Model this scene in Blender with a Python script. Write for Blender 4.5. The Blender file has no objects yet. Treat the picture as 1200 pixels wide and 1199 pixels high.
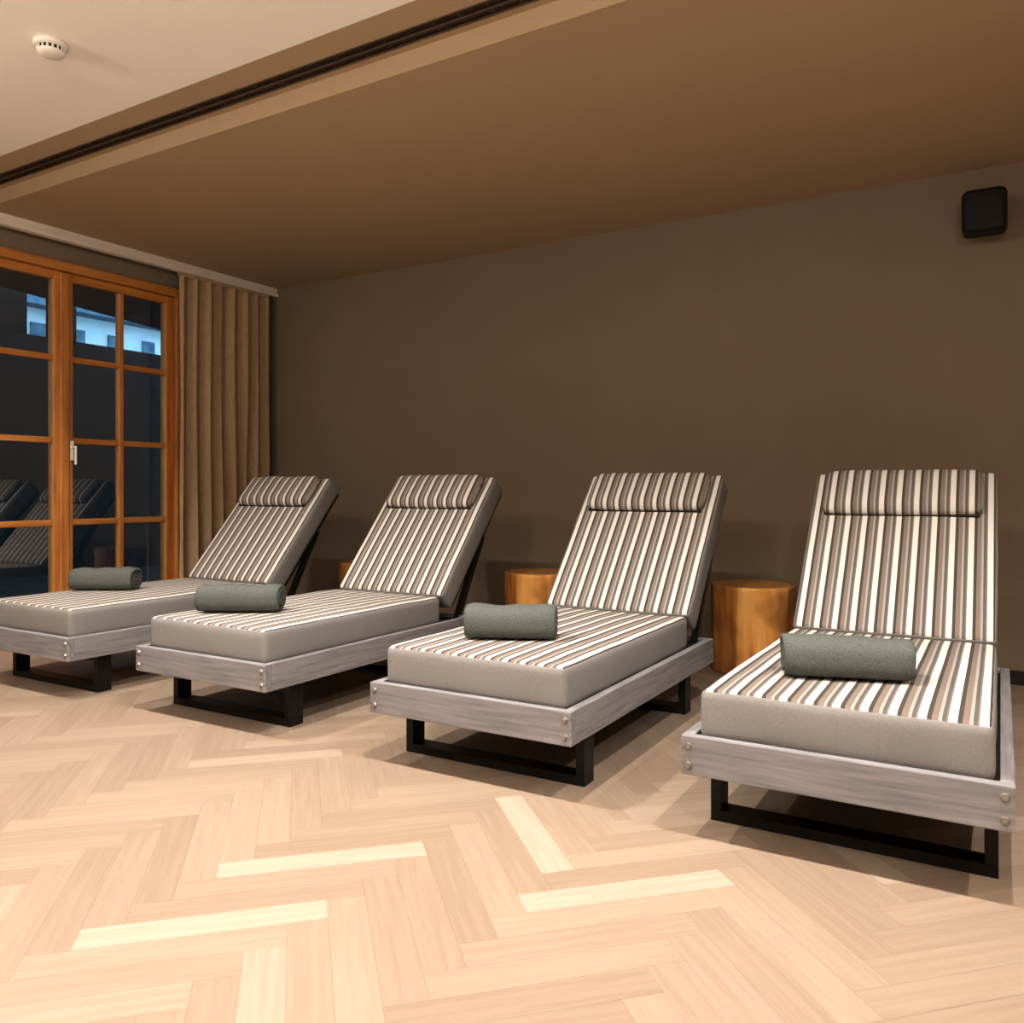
import bpy, bmesh, math, random
from mathutils import Vector, Matrix, noise
random.seed(7)
scene = bpy.context.scene
scene.view_settings.view_transform = 'Standard'
scene.view_settings.gamma = .88
scene.view_settings.exposure = .22

# ---------------------------------------------------------------- materials
def new_mat(name):
    m = bpy.data.materials.new(name); m.use_nodes = True
    nt = m.node_tree
    return m, nt, nt.nodes['Principled BSDF']
def N(nt, typ, **kw):
    n = nt.nodes.new(typ)
    for k, v in kw.items():
        if k in n.inputs.keys(): n.inputs[k].default_value = v
        else: setattr(n, k, v)
    return n
def srgb(r, g, b):
    f = lambda c: (c/255/12.92) if c/255 <= .04045 else ((c/255+.055)/1.055)**2.4
    return (f(r), f(g), f(b), 1)
def coords(nt, scale=(1, 1, 1), kind='Object'):
    tc = N(nt, 'ShaderNodeTexCoord'); mp = N(nt, 'ShaderNodeMapping')
    mp.inputs['Scale'].default_value = scale
    nt.links.new(tc.outputs[kind], mp.inputs['Vector'])
    return mp.outputs['Vector']
def ramp(nt, fac, stops, interp='LINEAR'):
    r = N(nt, 'ShaderNodeValToRGB'); cr = r.color_ramp; cr.interpolation = interp
    while len(cr.elements) < len(stops): cr.elements.new(.5)
    for e, (p, c) in zip(cr.elements, stops):
        e.position = p; e.color = c
    nt.links.new(fac, r.inputs['Fac'])
    return r.outputs['Color']
def bump(nt, bs, height, strength=.2, dist=.002):
    b = N(nt, 'ShaderNodeBump'); b.inputs['Strength'].default_value = strength
    b.inputs['Distance'].default_value = dist
    nt.links.new(height, b.inputs['Height']); nt.links.new(b.outputs['Normal'], bs.inputs['Normal'])
def noisy(name, c1, c2, scale=(1, 1, 1), nscale=5, rough=.7, detail=4, bstr=.1, bdist=.002, metallic=0, lo=.3, hi=.7, spec=.3):
    m, nt, bs = new_mat(name)
    v = coords(nt, scale)
    n = N(nt, 'ShaderNodeTexNoise'); n.inputs['Scale'].default_value = nscale; n.inputs['Detail'].default_value = detail
    nt.links.new(v, n.inputs['Vector'])
    nt.links.new(ramp(nt, n.outputs['Fac'], [(lo, c1), (hi, c2)]), bs.inputs['Base Color'])
    bs.inputs['Roughness'].default_value = rough; bs.inputs['Metallic'].default_value = metallic
    bs.inputs['Specular IOR Level'].default_value = spec
    if bstr: bump(nt, bs, n.outputs['Fac'], bstr, bdist)
    return m
def soft(c, k): return (c[0]*k, c[1]*k, c[2]*k, 1)

TAUPE = srgb(180, 159, 131)
M = {}
M['taupe_wall'] = noisy('taupe_wall_paint', srgb(130, 116, 98), srgb(134, 120, 102), nscale=2.5, rough=.75, bstr=.05)
M['taupe_ceil'] = noisy('taupe_ceiling_paint', soft(TAUPE, .97), TAUPE, nscale=2, rough=.7, bstr=.04)
M['white'] = noisy('white_ceiling_paint', srgb(252, 248, 243), srgb(253, 250, 245), nscale=2, rough=.8, bstr=.03)
M['beige_wall'] = noisy('beige_wall_paint', srgb(168, 152, 132), srgb(172, 156, 136), nscale=2, rough=.8, bstr=.03)
M['black'] = noisy('black_steel', srgb(24, 22, 21), srgb(34, 31, 29), nscale=40, rough=.42, bstr=.03, metallic=.3)
M['blackplastic'] = noisy('black_plastic', srgb(20, 20, 22), srgb(28, 28, 30), nscale=60, rough=.55, bstr=.1)
M['void'] = noisy('slot_black', srgb(8, 7, 6), srgb(12, 10, 9), nscale=10, rough=.9, bstr=0)
M['bronze'] = noisy('slot_bronze', srgb(80, 66, 52), srgb(92, 76, 60), nscale=30, rough=.5, bstr=0)
M['rail'] = noisy('weathered_wood', srgb(118, 116, 120), srgb(150, 148, 152), scale=(2.5, 30, 40), nscale=1.6, rough=.7, detail=7, bstr=.25)
M['railY'] = noisy('weathered_wood_side', srgb(118, 116, 120), srgb(150, 148, 152), scale=(30, 2.5, 40), nscale=1.6, rough=.7, detail=7, bstr=.25)
M['bolt'] = noisy('bolt_steel', srgb(150, 146, 140), srgb(180, 176, 170), nscale=60, rough=.35, bstr=0, metallic=.8)
M['door'] = noisy('honey_larch', srgb(170, 110, 52), srgb(210, 146, 78), scale=(20, 20, 1.5), nscale=1.5, rough=.4, detail=6, bstr=.1, spec=.5)
M['doorY'] = noisy('honey_larch_rail', srgb(170, 110, 52), srgb(210, 146, 78), scale=(20, 1.5, 20), nscale=1.5, rough=.4, detail=6, bstr=.1, spec=.5)
M['curtain'] = noisy('curtain_linen', srgb(170, 146, 114), srgb(188, 164, 130), scale=(60, 60, 8), nscale=2, rough=.75, bstr=.15)
M['track'] = noisy('white_track', srgb(225, 215, 205), srgb(232, 224, 214), nscale=5, rough=.5, bstr=0)
M['dark_board'] = noisy('dark_board', srgb(34, 31, 30), srgb(46, 42, 40), scale=(2, 20, 20), nscale=2, rough=.7)
M['plastic'] = noisy('white_plastic', srgb(232, 228, 222), srgb(238, 234, 228), nscale=5, rough=.4, bstr=0)
M['red'] = noisy('red_label', srgb(150, 40, 30), srgb(165, 48, 36), nscale=30, rough=.7, bstr=0)

def fabric(name, striped):
    m, nt, bs = new_mat(name)
    v = coords(nt, (300, 300, 300))
    n = N(nt, 'ShaderNodeTexNoise'); n.inputs['Scale'].default_value = 1.5; n.inputs['Detail'].default_value = 3
    nt.links.new(v, n.inputs['Vector'])
    mel = ramp(nt, n.outputs['Fac'], [(.3, (.62, .62, .62, 1)), (.7, (1.15, 1.15, 1.15, 1))])
    if striped:
        tc = N(nt, 'ShaderNodeTexCoord'); sx = N(nt, 'ShaderNodeSeparateXYZ'); nt.links.new(tc.outputs['Object'], sx.inputs[0])
        a = N(nt, 'ShaderNodeMath', operation='ADD'); a.inputs[1].default_value = 5.008
        b = N(nt, 'ShaderNodeMath', operation='DIVIDE'); b.inputs[1].default_value = .0685
        c = N(nt, 'ShaderNodeMath', operation='FRACT')
        nt.links.new(sx.outputs['X'], a.inputs[0]); nt.links.new(a.outputs[0], b.inputs[0]); nt.links.new(b.outputs[0], c.inputs[0])
        CR = srgb(210, 206, 200); DK = srgb(76, 70, 66); TP = srgb(126, 115, 107); LG = srgb(158, 153, 148); GR = srgb(96, 94, 93)
        base = ramp(nt, c.outputs[0], [(0, CR), (.30, DK), (.46, TP), (.68, LG), (.80, GR), (.93, TP)], 'CONSTANT')
    else:
        r = N(nt, 'ShaderNodeRGB'); r.outputs[0].default_value = srgb(140, 138, 137); base = r.outputs[0]
    mx = N(nt, 'ShaderNodeMix', data_type='RGBA', blend_type='MULTIPLY'); mx.inputs['Factor'].default_value = .55 if not striped else .3
    nt.links.new(base, mx.inputs[6]); nt.links.new(mel, mx.inputs[7]); nt.links.new(mx.outputs[2], bs.inputs['Base Color'])
    bs.inputs['Roughness'].default_value = .92; bs.inputs['Specular IOR Level'].default_value = .15
    bump(nt, bs, n.outputs['Fac'], .18, .001)
    return m
M['stripe'] = fabric('striped_fabric', True)
M['greyfab'] = fabric('grey_melange_fabric', False)
M['towel'] = noisy('towel_terry', srgb(78, 82, 80), srgb(102, 106, 102), nscale=260, rough=.95, detail=2, bstr=.6, bdist=.002, spec=.1)

def log_side():
    m, nt, bs = new_mat('log_wood_side')
    v = coords(nt, (14, 14, 1.2)); n = N(nt, 'ShaderNodeTexNoise'); n.inputs['Scale'].default_value = 1; n.inputs['Detail'].default_value = 7
    nt.links.new(v, n.inputs['Vector'])
    v2 = coords(nt, (4, 4, 3)); n2 = N(nt, 'ShaderNodeTexNoise'); n2.inputs['Scale'].default_value = 1.5; nt.links.new(v2, n2.inputs['Vector'])
    mx = N(nt, 'ShaderNodeMix', data_type='RGBA', blend_type='MULTIPLY'); mx.inputs['Factor'].default_value = .75
    nt.links.new(ramp(nt, n.outputs['Fac'], [(.3, srgb(130, 78, 32)), (.48, srgb(214, 148, 74)), (.72, srgb(240, 186, 108))]), mx.inputs[6])
    nt.links.new(ramp(nt, n2.outputs['Fac'], [(.35, (.5, .42, .35, 1)), (.55, (1, 1, 1, 1))]), mx.inputs[7])
    nt.links.new(mx.outputs[2], bs.inputs['Base Color']); bs.inputs['Roughness'].default_value = .5
    bump(nt, bs, n.outputs['Fac'], .5, .006)
    return m
def log_top():
    m, nt, bs = new_mat('log_wood_rings')
    v = coords(nt, (1, 1, 0)); w = N(nt, 'ShaderNodeTexWave', wave_type='RINGS', rings_direction='SPHERICAL')
    w.inputs['Scale'].default_value = 14; w.inputs['Distortion'].default_value = 1.5; w.inputs['Detail'].default_value = 2
    nt.links.new(v, w.inputs['Vector'])
    nt.links.new(ramp(nt, w.outputs['Fac'], [(0, srgb(166, 110, 56)), (1, srgb(210, 156, 92))]), bs.inputs['Base Color'])
    bs.inputs['Roughness'].default_value = .4
    return m
M['logside'] = log_side(); M['logtop'] = log_top()

def plank_mat():
    m, nt, bs = new_mat('oak_herringbone')
    at = N(nt, 'ShaderNodeAttribute', attribute_name='rnd')
    uv = N(nt, 'ShaderNodeUVMap', uv_map='UVMap'); mp = N(nt, 'ShaderNodeMapping'); mp.inputs['Scale'].default_value = (3, 55, 1)
    nt.links.new(uv.outputs[0], mp.inputs[0])
    n = N(nt, 'ShaderNodeTexNoise'); n.inputs['Scale'].default_value = 1; n.inputs['Detail'].default_value = 6; n.inputs['Distortion'].default_value = .4
    nt.links.new(mp.outputs[0], n.inputs['Vector'])
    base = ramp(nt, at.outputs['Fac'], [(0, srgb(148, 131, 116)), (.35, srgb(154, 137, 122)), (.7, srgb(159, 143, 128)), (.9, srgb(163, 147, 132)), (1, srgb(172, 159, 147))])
    mx = N(nt, 'ShaderNodeMix', data_type='RGBA', blend_type='MULTIPLY'); mx.inputs['Factor'].default_value = .8
    nt.links.new(base, mx.inputs[6]); nt.links.new(ramp(nt, n.outputs['Fac'], [(.3, (.86, .83, .80, 1)), (.65, (1.0, 1.0, 1.0, 1))]), mx.inputs[7])
    nt.links.new(mx.outputs[2], bs.inputs['Base Color']); bs.inputs['Roughness'].default_value = .5
    bs.inputs['Specular IOR Level'].default_value = .3
    bump(nt, bs, n.outputs['Fac'], .08, .001)
    return m
M['plank'] = plank_mat()
M['seam'] = noisy('floor_seam', srgb(120, 98, 78), srgb(128, 104, 84), nscale=10, rough=.9, bstr=0)

def glass_mat():
    m, nt, bs = new_mat('window_glass')
    out = nt.nodes['Material Output']
    tr = N(nt, 'ShaderNodeBsdfTransparent'); tr.inputs[0].default_value = (.8, .85, .9, 1)
    gl = N(nt, 'ShaderNodeBsdfGlossy'); gl.inputs['Roughness'].default_value = .01; gl.inputs[0].default_value = (1, 1, 1, 1)
    lw = N(nt, 'ShaderNodeLayerWeight'); lw.inputs['Blend'].default_value = .3
    fr = N(nt, 'ShaderNodeMapRange'); fr.inputs['To Min'].default_value = .15; fr.inputs['To Max'].default_value = .9
    nt.links.new(lw.outputs['Fresnel'], fr.inputs[0])
    mx = N(nt, 'ShaderNodeMixShader'); nt.links.new(fr.outputs[0], mx.inputs[0]); nt.links.new(tr.outputs[0], mx.inputs[1]); nt.links.new(gl.outputs[0], mx.inputs[2])
    nt.links.new(mx.outputs[0], out.inputs['Surface'])
    return m
M['glass'] = glass_mat()
def emis(name, col, s):
    m, nt, bs = new_mat(name); bs.inputs['Base Color'].default_value = col
    bs.inputs['Emission Color'].default_value = col; bs.inputs['Emission Strength'].default_value = s
    return m
M['lamp'] = emis('lamp_lens', (1, .85, .68, 1), 6)
M['fill_globe'] = emis('fill_lamp_glow', (1, .88, .75, 1), 105)  # glow for the added fill lamps, not a known fitting
M['extdark'] = noisy('dark_timber', srgb(14, 15, 17), srgb(22, 24, 27), nscale=3, rough=.9)
M['extwall'] = noisy('pale_render', srgb(215, 228, 235), srgb(230, 240, 245), nscale=3, rough=.9)
M['extroof'] = noisy('slate_roof', srgb(70, 100, 120), srgb(110, 140, 160), nscale=6, rough=.8)

# ---------------------------------------------------------------- helpers
def link(name, me, mats=(), parent=None, loc=(0, 0, 0), rot=(0, 0, 0), smooth=False):
    ob = bpy.data.objects.new(name, me); scene.collection.objects.link(ob)
    for m in mats: me.materials.append(m)
    ob.location = loc; ob.rotation_euler = rot
    if parent: ob.parent = parent
    if smooth:
        for p in me.polygons: p.use_smooth = True
    return ob
def bm_box(bm, lo, hi, mi=0):
    lo, hi = Vector(lo), Vector(hi)
    r = bmesh.ops.create_cube(bm, size=1)
    bmesh.ops.scale(bm, vec=hi-lo, verts=r['verts']); bmesh.ops.translate(bm, vec=(lo+hi)/2, verts=r['verts'])
    fs = {f for v in r['verts'] for f in v.link_faces}
    for f in fs: f.material_index = mi
    return r['verts']
def boxes(name, lst, mats, parent=None, bevel=0, loc=(0, 0, 0), rot=(0, 0, 0)):
    """lst: (lo, hi[, mat index])"""
    bm = bmesh.new()
    for b in lst: bm_box(bm, b[0], b[1], b[2] if len(b) > 2 else 0)
    if bevel:
        bmesh.ops.bevel(bm, geom=bm.edges[:], offset=bevel, segments=2, affect='EDGES', profile=.5)
    me = bpy.data.meshes.new(name); bm.to_mesh(me); bm.free()
    return link(name, me, mats, parent, loc, rot)
def empty(name, loc=(0, 0, 0), rot=(0, 0, 0)):
    e = bpy.data.objects.new(name, None); scene.collection.objects.link(e)
    e.location = loc; e.rotation_euler = rot; e.empty_display_size = .2
    return e
def soft_box(name, lo, hi, r, mats, cuts=(20, 30, 8), puff=0, wob=0, stripe_thr=None, parent=None, loc=(0, 0, 0), rot=(0, 0, 0), seed=0):
    lo, hi = Vector(lo), Vector(hi); c = (lo+hi)/2; h = (hi-lo)/2
    bm = bmesh.new(); vd = {}
    def getv(i, j, k):
        key = (i, j, k)
        if key not in vd:
            def m(t, hh):
                # non uniform: extra loops close to the edges
                x = (2*t-1); 
                return math.copysign(abs(math.sin(x*math.pi/2))**.9, x)*hh
            vd[key] = bm.verts.new((m(i/cuts[0], h.x), m(j/cuts[1], h.y), m(k/cuts[2], h.z)))
        return vd[key]
    a, b, d = cuts
    for i in range(a):
        for j in range(b):
            bm.faces.new([getv(i, j, d), getv(i+1, j, d), getv(i+1, j+1, d), getv(i, j+1, d)])
            bm.faces.new([getv(i, j, 0), getv(i, j+1, 0), getv(i+1, j+1, 0), getv(i+1, j, 0)])
    for i in range(a):
        for k in range(d):
            bm.faces.new([getv(i, 0, k), getv(i+1, 0, k), getv(i+1, 0, k+1), getv(i, 0, k+1)])
            bm.faces.new([getv(i, b, k), getv(i, b, k+1), getv(i+1, b, k+1), getv(i+1, b, k)])
    for j in range(b):
        for k in range(d):
            bm.faces.new([getv(0, j, k), getv(0, j, k+1), getv(0, j+1, k+1), getv(0, j+1, k)])
            bm.faces.new([getv(a, j, k), getv(a, j+1, k), getv(a, j+1, k+1), getv(a, j, k+1)])
    for v in bm.verts:
        p = v.co; q = Vector([max(-(h[i]-r), min(h[i]-r, p[i])) for i in range(3)])
        dv = p-q
        if dv.length > 1e-6: p2 = q+dv.normalized()*r
        else: p2 = p.copy()
        nx, ny, nz = p2.x/h.x, p2.y/h.y, p2.z/h.z
        if puff:
            p2.z += puff*nz*(1-nx**4)*(1-ny**4)
            p2.x += puff*.5*nx*(1-ny**4)*(1-nz*nz)
            p2.y += puff*.5*ny*(1-nx**4)*(1-nz*nz)
        if wob:
            w = noise.noise_vector((p2+Vector((seed*3.1, seed, 0)))*6)
            p2 += w*wob
        v.co = p2+c
    bmesh.ops.recalc_face_normals(bm, faces=bm.faces[:]); bm.normal_update()
    if stripe_thr is not None:
        for f in bm.faces: f.material_index = 0 if f.normal.z > stripe_thr else 1
    me = bpy.data.meshes.new(name); bm.to_mesh(me); bm.free()
    return link(name, me, mats, parent, loc, rot, True)
def lathe(name, prof, mats, parent=None, loc=(0, 0, 0), rot=(0, 0, 0), seg=48, mi=None):
    bm = bmesh.new(); rings = []
    for r, z in prof:
        rings.append([bm.verts.new((r*math.cos(2*math.pi*i/seg), r*math.sin(2*math.pi*i/seg), z)) for i in range(seg)])
    for k in range(len(rings)-1):
        for i in range(seg):
            f = bm.faces.new([rings[k][i], rings[k][(i+1) % seg], rings[k+1][(i+1) % seg], rings[k+1][i]])
            if mi: f.material_index = mi[k]
    bm.faces.new(rings[-1]); bm.faces.new(rings[0][::-1])
    bmesh.ops.recalc_face_normals(bm, faces=bm.faces[:])
    me = bpy.data.meshes.new(name); bm.to_mesh(me); bm.free()
    return link(name, me, mats, parent, loc, rot, True)

# ---------------------------------------------------------------- room
XL, XR, YB, YF, ZC, ZW = -5.33, 2.4, 4.95, -2.6, 2.67, 2.75
YS, YWH = 2.63, 2.37
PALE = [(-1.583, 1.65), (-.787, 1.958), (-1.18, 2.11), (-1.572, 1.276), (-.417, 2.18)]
def build_floor():
    W, n = .091, 6
    bm = bmesh.new(); uvl = bm.loops.layers.uv.new('UVMap')
    rl = bm.faces.layers.float.new('rnd')
    g = .0003
    R = Matrix.Rotation(math.radians(45), 3, 'Z'); off = Vector((-1.733, 1.437, 0))
    def plank(x0, y0, x1, y1, horiz):
        cx, cy = (x0+x1)/2*W, (y0+y1)/2*W
        p = R @ Vector((cx, cy, 0))+off
        if not (XL-.5 < p.x < XR+.5 and YF-.5 < p.y < YB+.5): return
        cs = [(x0*W+g, y0*W+g), (x1*W-g, y0*W+g), (x1*W-g, y1*W-g), (x0*W+g, y1*W-g)]
        vs = [bm.verts.new(R @ Vector((a, b, 0))+off) for a, b in cs]
        f = bm.faces.new(vs); rr = random.random(); f[rl] = rr*.88 if rr < .95 else .92
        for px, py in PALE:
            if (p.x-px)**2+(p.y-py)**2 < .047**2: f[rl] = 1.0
        ou, ov = random.random()*50, random.random()*50
        for l, (a, b) in zip(f.loops, cs):
            l[uvl].uv = (a+ou, b+ov) if horiz else (b+ou, a+ov)
    rng = 110
    for y in range(-rng, rng):
        for k in range(-18, 19):
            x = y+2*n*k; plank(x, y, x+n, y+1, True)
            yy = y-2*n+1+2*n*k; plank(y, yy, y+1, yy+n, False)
    for co, no in (((XL, 0, 0), (-1, 0, 0)), ((XR, 0, 0), (1, 0, 0)), ((0, YB, 0), (0, 1, 0)), ((0, YF, 0), (0, -1, 0))):
        bmesh.ops.bisect_plane(bm, geom=bm.verts[:]+bm.edges[:]+bm.faces[:], plane_co=co, plane_no=no, clear_outer=True)
    for v in bm_box(bm, (XL, YF, -.1), (XR, YB, -.0008), 1): pass
    me = bpy.data.meshes.new('floor'); bm.to_mesh(me); bm.free()
    return link('floor', me, [M['plank'], M['seam']])
build_floor()
boxes('wall_back', [((XL-.2, YB, -.1), (XR+.2, YB+.2, 2.95))], [M['taupe_wall']])
boxes('wall_right', [((XR, YF, -.1), (XR+.2, YB, 2.95))], [M['beige_wall']])
boxes('wall_front', [((XL-.2, YF-.2, -.1), (XR+.2, YF, 2.95))], [M['beige_wall']])
# left wall with opening for french door (y 2.28..4.13, z 0..2.49)
DY0, DY1, DZ = 2.27, 4.13, 2.50
boxes('wall_left', [((XL-.2, YF, -.1), (XL, DY0, 2.95)), ((XL-.2, DY1, -.1), (XL, YB, 2.95)), ((XL-.2, DY0, DZ), (XL, DY1, 2.95)), ((XL-.2, DY0, -.1), (XL, DY1, -.001))], [M['taupe_wall']])
boxes('ceiling', [((XL, YS, ZC), (XR, YB, 2.95), 0),
                  ((XL, YWH, ZW), (XR, 2.50, 2.95), 0), ((XL, 2.59, ZW), (XR, YS, 2.95), 0), ((XL, 2.50, 2.86), (XR, 2.59, 2.95), 1),
                  ((XL, YF, ZW), (XR, YWH, 2.95), 2)], [M['taupe_ceil'], M['void'], M['white']])
# linear slot diffuser
fins = [((XL, 2.500, 2.746), (XR, 2.506, 2.80), 0), ((XL, 2.541, 2.746), (XR, 2.549, 2.80), 0), ((XL, 2.584, 2.746), (XR, 2.590, 2.80), 0),
        ((XL, 2.523, 2.752), (XR, 2.526, 2.79), 0), ((XL, 2.564, 2.752), (XR, 2.567, 2.79), 0), ((XL, 2.508, 2.82), (XR, 2.582, 2.826), 1)]
x = XL
while x < XR:
    fins.append(((x, 2.508, 2.756), (x+.012, 2.582, 2.80), 0)); x += .12
boxes('trim_slot_diffuser', fins, [M['bronze'], M['void']])
boxes('baseboard_back', [((XL, YB-.014, 0), (XR, YB, .07))], [M['dark_board']])

# ---------------------------------------------------------------- french door
door = empty('door_1', (XL, 0, 0))
def B(name, y0, y1, z0, z1, x0, x1, mat, bev=.004): return boxes(name, [((x0, y0, z0), (x1, y1, z1))], [M[mat]], door, bev)
B('frame_right', 4.05, DY1-.001, 0, DZ-.001, -.12, .02, 'door'); B('frame_left', DY0+.001, 2.35, 0, DZ-.001, -.12, .02, 'door')
B('frame_top', 2.35, 4.05, 2.44, DZ-.001, -.12, .02, 'doorY'); B('threshold', 2.35, 4.05, 0, .04, -.12, .0, 'doorY')
def leaf(tag, y0, y1):
    s = .065; z0, z1 = .042, 2.438
    B(tag+'_stile_a', y0, y0+s, z0, z1, -.085, -.015, 'door', .006); B(tag+'_stile_b', y1-s, y1, z0, z1, -.085, -.015, 'door', .006)
    B(tag+'_rail_top', y0+s, y1-s, z1-.055, z1, -.085, -.02, 'doorY', .006); B(tag+'_rail_bottom', y0+s, y1-s, z0, .24, -.085, -.02, 'doorY', .006)
    ym = (y0+y1)/2; B(tag+'_muntin_v', ym-.019, ym+.019, .24, z1-.055, -.07, -.022, 'door', .007)
    for i, z in enumerate((.776, 1.322, 1.866)):
        B(tag+'_muntin_h%d' % i, y0+s, y1-s, z-.02, z+.02, -.068, -.026, 'doorY', .007)
    me = bpy.data.meshes.new(tag+'_glass')
    me.from_pydata([(-.048, y0+s, .24), (-.048, y1-s, .24), (-.048, y1-s, z1-.055), (-.048, y0+s, z1-.055)], [], [(0, 1, 2, 3)])
    link(tag+'_glass', me, [M['glass']], door)
leaf('leaf_left', 2.352, 3.199); leaf('leaf_right', 3.201, 4.048)
B('astragal', 3.17, 3.232, .05, 2.43, -.015, .005, 'door', .008)
# handle
lathe('handle_rose', [(.012, 0), (.016, .002), (.016, .006), (.012, .008)], [M['plastic']], door, (.004, 3.245, 1.28), (0, math.pi/2, 0))
boxes('handle_plate', [((.0, 3.234, 1.19), (.008, 3.258, 1.32))], [M['plastic']], door, .004)
boxes('handle_lever', [((.008, 3.238, 1.27), (.05, 3.252, 1.285)), ((.04, 3.238, 1.16), (.054, 3.252, 1.285))], [M['plastic']], door, .005)

# ---------------------------------------------------------------- curtain + track
def build_curtain():
    e = empty('curtain', (0, 0, 0))
    bm = bmesh.new(); nu, nv = 420, 24; y0, y1 = 3.98, 4.86; grid = []
    for j in range(nv+1):
        z = .02+(2.575-.02)*j/nv; row = []; s = 1-j/nv
        for i in range(nu+1):
            t = i/nu
            ph = t*2*math.pi*7.5+1.6*noise.noise(Vector((t*4, 0, 1)))+s*1.6*noise.noise(Vector((t*6, s*1.5, 4)))
            amp = .06*(.75+.7*noise.noise(Vector((t*6, 2, s*1.5))))
            yy = y0+(y1-y0)*t+.02*math.sin(ph*2+.6)+s*.012*noise.noise(Vector((t*9, s*2, 8)))
            xx = -5.21+amp*math.sin(ph)+.012*math.sin(ph*3+1)*s
            row.append(bm.verts.new((xx, yy, z)))
        grid.append(row)
    for j in range(nv):
        for i in range(nu): bm.faces.new([grid[j][i], grid[j][i+1], grid[j+1][i+1], grid[j+1][i]])
    me = bpy.data.meshes.new('drape'); bm.to_mesh(me); bm.free()
    link('drape', me, [M['curtain']], e, smooth=True)
    boxes('heading_band', [((-5.215, 3.98, 2.572), (-5.205, 4.86, 2.60))], [M['curtain']], e)
build_curtain()
boxes('trim_curtain_track', [((-5.235, YS+.05, 2.60), (-5.185, YB-.01, 2.625), 0), ((-5.222, YS+.05, 2.625), (-5.198, YB-.01, ZC), 0)], [M['track']])

# ---------------------------------------------------------------- loungers
W2 = .41
def lounger(xc, yf, seed, ry=0):
    e = empty('sun_lounger', (xc, yf, 0), (0, 0, ry))
    zb, zt, th = .184, .295, .032
    L = 1.50
    boxes('front_rail', [((-W2, 0, zb), (W2, th, zt))], [M['rail']], e, .003)
    boxes('rear_rail', [((-W2+th, L-th, zb), (W2-th, L, zt))], [M['rail']], e, .003)
    boxes('side_rails', [((-W2, th, zb), (-W2+th, L, zt)), ((W2-th, th, zb), (W2, L, zt))], [M['railY']], e, .003)
    boxes('slat_base', [((-W2+th, .034, .262), (W2-th, L-th-.002, .278))], [M['dark_board']], e)
    # bolts
    bm = bmesh.new()
    for sx in (-1, 1):
        for z in (.212, .267):
            m = Matrix.Translation((sx*(W2-.022), -.003, z)) @ Matrix.Rotation(math.pi/2, 4, 'X')
            bmesh.ops.create_cone(bm, cap_ends=True, segments=20, radius1=.0105, radius2=.008, depth=.006, matrix=m)
            m = Matrix.Translation((sx*(W2-.022), -.008, z)) @ Matrix.Rotation(math.pi/2, 4, 'X')
            bmesh.ops.create_cone(bm, cap_ends=True, segments=6, radius1=.0055, radius2=.005, depth=.005, matrix=m)
    me = bpy.data.meshes.new('bolts'); bm.to_mesh(me); bm.free(); link('bolts', me, [M['bolt']], e)
    # black steel sled legs
    def loop(nm, y):
        w, t, d = .375, .032, .075
        boxes(nm, [((-w, y, 0), (w, y+d, t)), ((-w, y, zb-t), (w, y+d, zb)), ((-w, y, t), (-w+t, y+d, zb-t)), ((w-t, y, t), (w, y+d, zb-t))], [M['black']], e, .0015)
    loop('leg_front', .17); loop('leg_rear', 1.20)
    # seat mattress
    soft_box('seat_mattress', (-.3675, .036, .279), (.3675, 1.262, .425), .022, [M['stripe'], M['greyfab']], (30, 40, 10), .006, .003, .72, e, seed=seed)
    # backrest
    ang = math.radians(49.5)
    soft_box('back_mattress', (-.3675, 0, -.135), (.3675, .85, 0), .022, [M['stripe'], M['greyfab']], (30, 34, 10), .006, .003, .72, e, loc=(0, 1.262, .43), rot=(ang, 0, 0), seed=seed+5)
    boxes('back_board', [((-.345, .04, -.16), (.345, .83, -.1365))], [M['dark_board']], e, .003, loc=(0, 1.262, .43), rot=(ang, 0, 0))
    # struts
    bm = bmesh.new()
    c, s = math.cos(ang), math.sin(ang)
    top = Vector((0, 1.262+.52*c+.16*s, .43+.52*s-.16*c)); bot = Vector((0, 1.455, .26))
    for sx in (-.33, .33):
        a = top+Vector((sx, 0, 0)); b = bot+Vector((sx, 0, 0)); d = (b-a)
        m = Matrix.Translation((a+b)/2) @ d.to_track_quat('Z', 'Y').to_matrix().to_4x4()
        r = bmesh.ops.create_cube(bm, size=1, matrix=m @ Matrix.Diagonal((.03, .03, d.length, 1)))
    bm_box(bm, (-.345, 1.44, .25), (.345, 1.47, .28))
    me = bpy.data.meshes.new('back_strut'); bm.to_mesh(me); bm.free(); link('back_strut', me, [M['black']], e)
    # head pillow
    soft_box('head_pillow', (-.31, .598, -.004), (.31, .826, .05), .026, [M['stripe'], M['stripe']], (30, 16, 8), .018, .004, -2, e, loc=(0, 1.262, .43), rot=(ang, 0, 0), seed=seed+9)
    boxes('pillow_shadow_strip', [((-.305, .590, .004), (.305, .602, .016))], [M['dark_board']], e, .002, loc=(0, 1.262, .43), rot=(ang, 0, 0))  # dark strip standing in for the shadow below the pillow edge
    boxes('fabric_label', [((.308, .74, .012), (.318, .77, .03))], [M['red']], e, loc=(0, 1.262, .43), rot=(ang, 0, 0))
    return e
XR_E = [0.031, -1.165, -2.526, -3.774]
YF_E = [2.285, 2.335, 2.335, 2.28]
for i in range(4): lounger(XR_E[i]-W2, YF_E[i], i*11)

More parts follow.
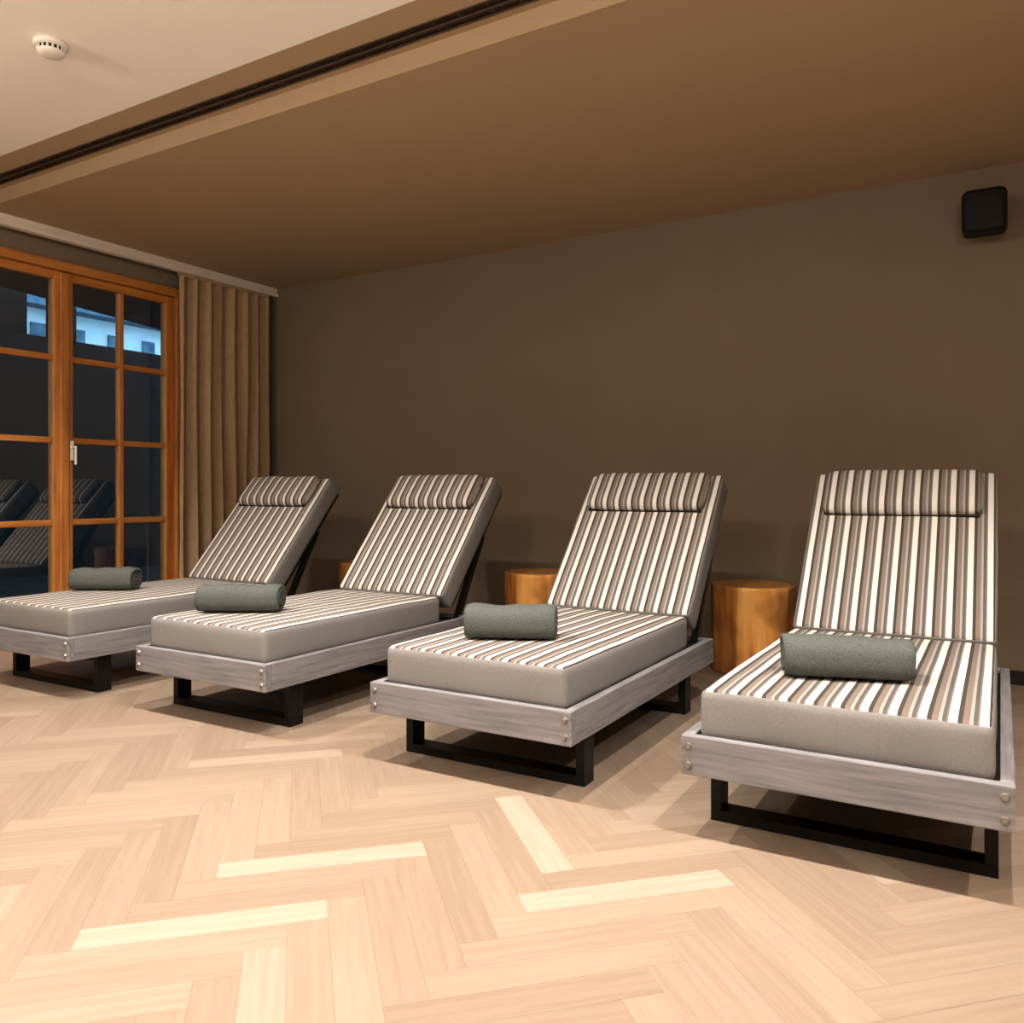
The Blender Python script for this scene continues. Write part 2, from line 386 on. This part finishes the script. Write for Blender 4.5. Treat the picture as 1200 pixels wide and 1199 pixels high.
# ---------------------------------------------------------------- rolled towels
def towel(x, y, rz, seed, R=.072, L=.355):
    bm = bmesh.new(); th = .0165; turns = 3.25; n = 170; nl = 30
    a_end = math.radians(235)           # loose edge tucked low at the front
    secs = []
    for li in range(nl+1):
        u = (li/nl-.5); v = 2*u
        outer, inner = [], []
        for k in range(n+1):
            t = k/n; a = a_end+(t-1)*turns*2*math.pi
            rad = .008+(R-.008-th/2)*t
            e = 1-.07*abs(v)**10
            tt = min(1, (1-t)*30)**.5     # rounded free edge
            for lst, rr in ((outer, rad+th/2*max(tt, .15)), (inner, rad-th/2*.86*max(tt, .15))):
                cy, cz = math.cos(a), math.sin(a)
                # squarish (superellipse) section
                q = (abs(cy)**2.7+abs(cz)**2.7)**(-1/2.7)
                q = 1+(q-1)*t
                yy = rr*cy*1.16*e*q; zz = rr*cz*.90*e*q
                if zz < -.72*R: zz = -.72*R+(zz+.72*R)*.35
                w = noise.noise(Vector((u*4+seed*5, a*.16, seed)))*.009*t
                sag = .006*noise.noise(Vector((u*2.5, seed, 7)))*(zz > 0)
                jag = .007*noise.noise(Vector((a*.4, seed*2, 3)))
                xx = u*L+math.copysign(1, u)*jag*abs(v)**6
                lst.append(bm.verts.new((xx, yy+w*cy, zz+w*max(cz, 0)+sag)))
        secs.append((outer, inner))
    for li in range(nl):
        o0, i0 = secs[li]; o1, i1 = secs[li+1]
        for k in range(n):
            bm.faces.new([o0[k], o1[k], o1[k+1], o0[k+1]]); bm.faces.new([i0[k], i0[k+1], i1[k+1], i1[k]])
        bm.faces.new([o0[n], o1[n], i1[n], i0[n]]); bm.faces.new([o0[0], i0[0], i1[0], o1[0]])
    for o, i in (secs[0], secs[-1]):
        for k in range(n): bm.faces.new([o[k], o[k+1], i[k+1], i[k]])
    bmesh.ops.recalc_face_normals(bm, faces=bm.faces[:])
    zmin = min(v.co.z for v in bm.verts)
    me = bpy.data.meshes.new('rolled_towel'); bm.to_mesh(me); bm.free()
    return link('rolled_towel', me, [M['towel']], None, (x, y, .437-zmin), (0, 0, math.radians(rz)), True)
towel(-.405, 2.67, 17, 1, L=.365, R=.076); towel(-1.61, 2.72, 24, 2, L=.345, R=.079); towel(-3.04, 2.67, 30, 3, L=.375, R=.077); towel(-4.35, 2.85, 30, 4, L=.35, R=.077)

# ---------------------------------------------------------------- log tables
def log_table(x, y, seed):
    bm = bmesh.new(); seg = 96; H = .475
    prof = [(.985, 0), (1, .012), (1, .06), (.995, .15), (.99, .24), (.99, .33), (.995, .42), (1, H-.022), (.995, H-.008), (.97, H)]
    rings = []
    for f, z in prof:
        ring = []
        for i in range(seg):
            a = 2*math.pi*i/seg
            r = .222*f*(1+.06*noise.noise(Vector((math.cos(a)*1.2, math.sin(a)*1.2, seed)))+.03*noise.noise(Vector((math.cos(a)*4, math.sin(a)*4, seed+z*2)))+.014*noise.noise(Vector((math.cos(a)*11, math.sin(a)*11, seed+z*5))))
            ring.append(bm.verts.new((r*math.cos(a), r*math.sin(a), z)))
        rings.append(ring)
    for k in range(len(rings)-1):
        for i in range(seg): bm.faces.new([rings[k][i], rings[k][(i+1) % seg], rings[k+1][(i+1) % seg], rings[k+1][i]])
    f = bm.faces.new(rings[-1]); f.material_index = 1; bm.faces.new(rings[0][::-1])
    me = bpy.data.meshes.new('log_side_table'); bm.to_mesh(me); bm.free()
    ob = link('log_side_table', me, [M['logside'], M['logtop']], None, (x, y, 0), smooth=True)
    me.polygons[-1].use_smooth = False; me.polygons[-2].use_smooth = False
log_table(-1.18, 4.61, 1); log_table(-2.53, 4.62, 5); log_table(-3.92, 4.62, 9)

# ---------------------------------------------------------------- wall speaker
sp = empty('wall_speaker', (-.07, 4.83, 2.39))
soft_box('cabinet', (-.1, -.12, -.108), (.1, .04, .108), .035, [M['blackplastic']], (16, 16, 16), 0, 0, None, sp)
boxes('grille', [((-.07, -.123, -.082+i*.008), (.07, -.119, -.078+i*.008)) for i in range(21)], [M['black']], sp)
boxes('bracket', [((-.03, .04, -.04), (.03, .118, .04)), ((-.05, .11, -.07), (.05, .119, .07))], [M['black']], sp, .002)
# ---------------------------------------------------------------- smoke detector
sd = empty('smoke_detector', (-3.21, 1.87, ZW))
lathe('base', [(.05, 0), (.062, -.001), (.062, -.014), (.057, -.018), (.053, -.02)], [M['plastic']], sd)
lathe('vents', [(.046, -.018), (.046, -.034)], [M['blackplastic']], sd)
boxes('vent_ribs', [((math.cos(a)*.046-.003, math.sin(a)*.046-.003, -.036), (math.cos(a)*.046+.003, math.sin(a)*.046+.003, -.018)) for a in [i*math.pi/8 for i in range(16)]], [M['plastic']], sd)
lathe('cap', [(.05, -.034), (.05, -.038), (.044, -.046), (.03, -.05), (.01, -.052)], [M['plastic']], sd)

# ---------------------------------------------------------------- exterior terrace
boxes('terrace_floor', [((-16, -4, -.15), (XL-.2, 16, -.05))], [M['extdark']])
boxes('terrace_roof', [((-3.6, -6, 0), (0, 3, .12))], [M['extdark']], loc=(XL-.25, 5.2, 2.75), rot=(math.radians(-4), math.radians(6), 0))
boxes('garden_wall', [((-10.2, -4, -.05), (-10, 12, 2.85)), ((-10.6, -4, -.05), (-10.2, 5.65, 4.6)), ((-10.15, 5.85, 2.8), (-10.0, 6.15, 4.6))], [M['extdark']])
nb = empty('neighbouring_building', (-14, 9, 0))
boxes('facade', [((-2, -5, -.05), (0, 5, 4.05))], [M['extwall']], nb)
boxes('eaves', [((-2.2, -5.2, 4.05), (.35, 5.2, 4.2)), ((-2.2, -5.2, 4.2), (0.1, 5.2, 5.0))], [M['extroof']], nb)
boxes('shutters', [((0, -4+i*.7, 2.6), (.04, -3.75+i*.7, 3.8)) for i in range(12)], [M['extroof']], nb)

w = bpy.data.worlds.new('dusk_sky'); scene.world = w; w.use_nodes = True
w.node_tree.nodes['Background'].inputs[0].default_value = (.40, .72, .92, 1); w.node_tree.nodes['Background'].inputs[1].default_value = 3.4

# ---------------------------------------------------------------- lamps
def downlight(x, y, e, ang=140, size=.04, blend=.9):
    d = empty('recessed_downlight', (x, y, ZW))
    lathe('ring', [(.036, -.002), (.05, -.004), (.052, -.001), (.052, 0)], [M['plastic']], d)
    lathe('lens', [(.036, -.001), (.034, -.003)], [M['lamp']], d)
    l = bpy.data.lights.new('spot', 'SPOT'); l.energy = e; l.spot_size = math.radians(ang); l.spot_blend = blend
    l.color = (1, .92, .83); l.shadow_soft_size = size
    o = bpy.data.objects.new('spot', l); scene.collection.objects.link(o); o.parent = d; o.location = (0, 0, -.03)
for xx in (-3.8, -2.5, -1.2, .1, 1.4):
    downlight(xx, 1.88, 180, ang=124, size=.02, blend=.65)
def fill_lamp(x, y, z):  # invented fill lamp, out of view, added to brighten the white ceiling
    d = empty('added_fill_lamp', (x, y, z))
    bmx = bmesh.new(); bmesh.ops.create_uvsphere(bmx, u_segments=32, v_segments=16, radius=.12); me = bpy.data.meshes.new('fill_globe'); bmx.to_mesh(me); bmx.free()
    link('fill_globe', me, [M['fill_globe']], d, smooth=True)
    boxes('fill_lamp_cord', [((-.004, -.004, .12), (.004, .004, ZW-z))], [M['blackplastic']], d)
for xx in (-3.6, -1.5, .6): fill_lamp(xx, .1, 2.4)

# ---------------------------------------------------------------- camera
cd = bpy.data.cameras.new('camera'); cam = bpy.data.objects.new('camera', cd); scene.collection.objects.link(cam)
cam.location = (0, 0, 1.0); cam.rotation_euler = (math.pi/2, 0, math.radians(30.6))
cd.sensor_width = 36; cd.lens = 968/1200*36; cd.shift_y = -26.5/1200; cd.clip_start = .02
scene.camera = cam
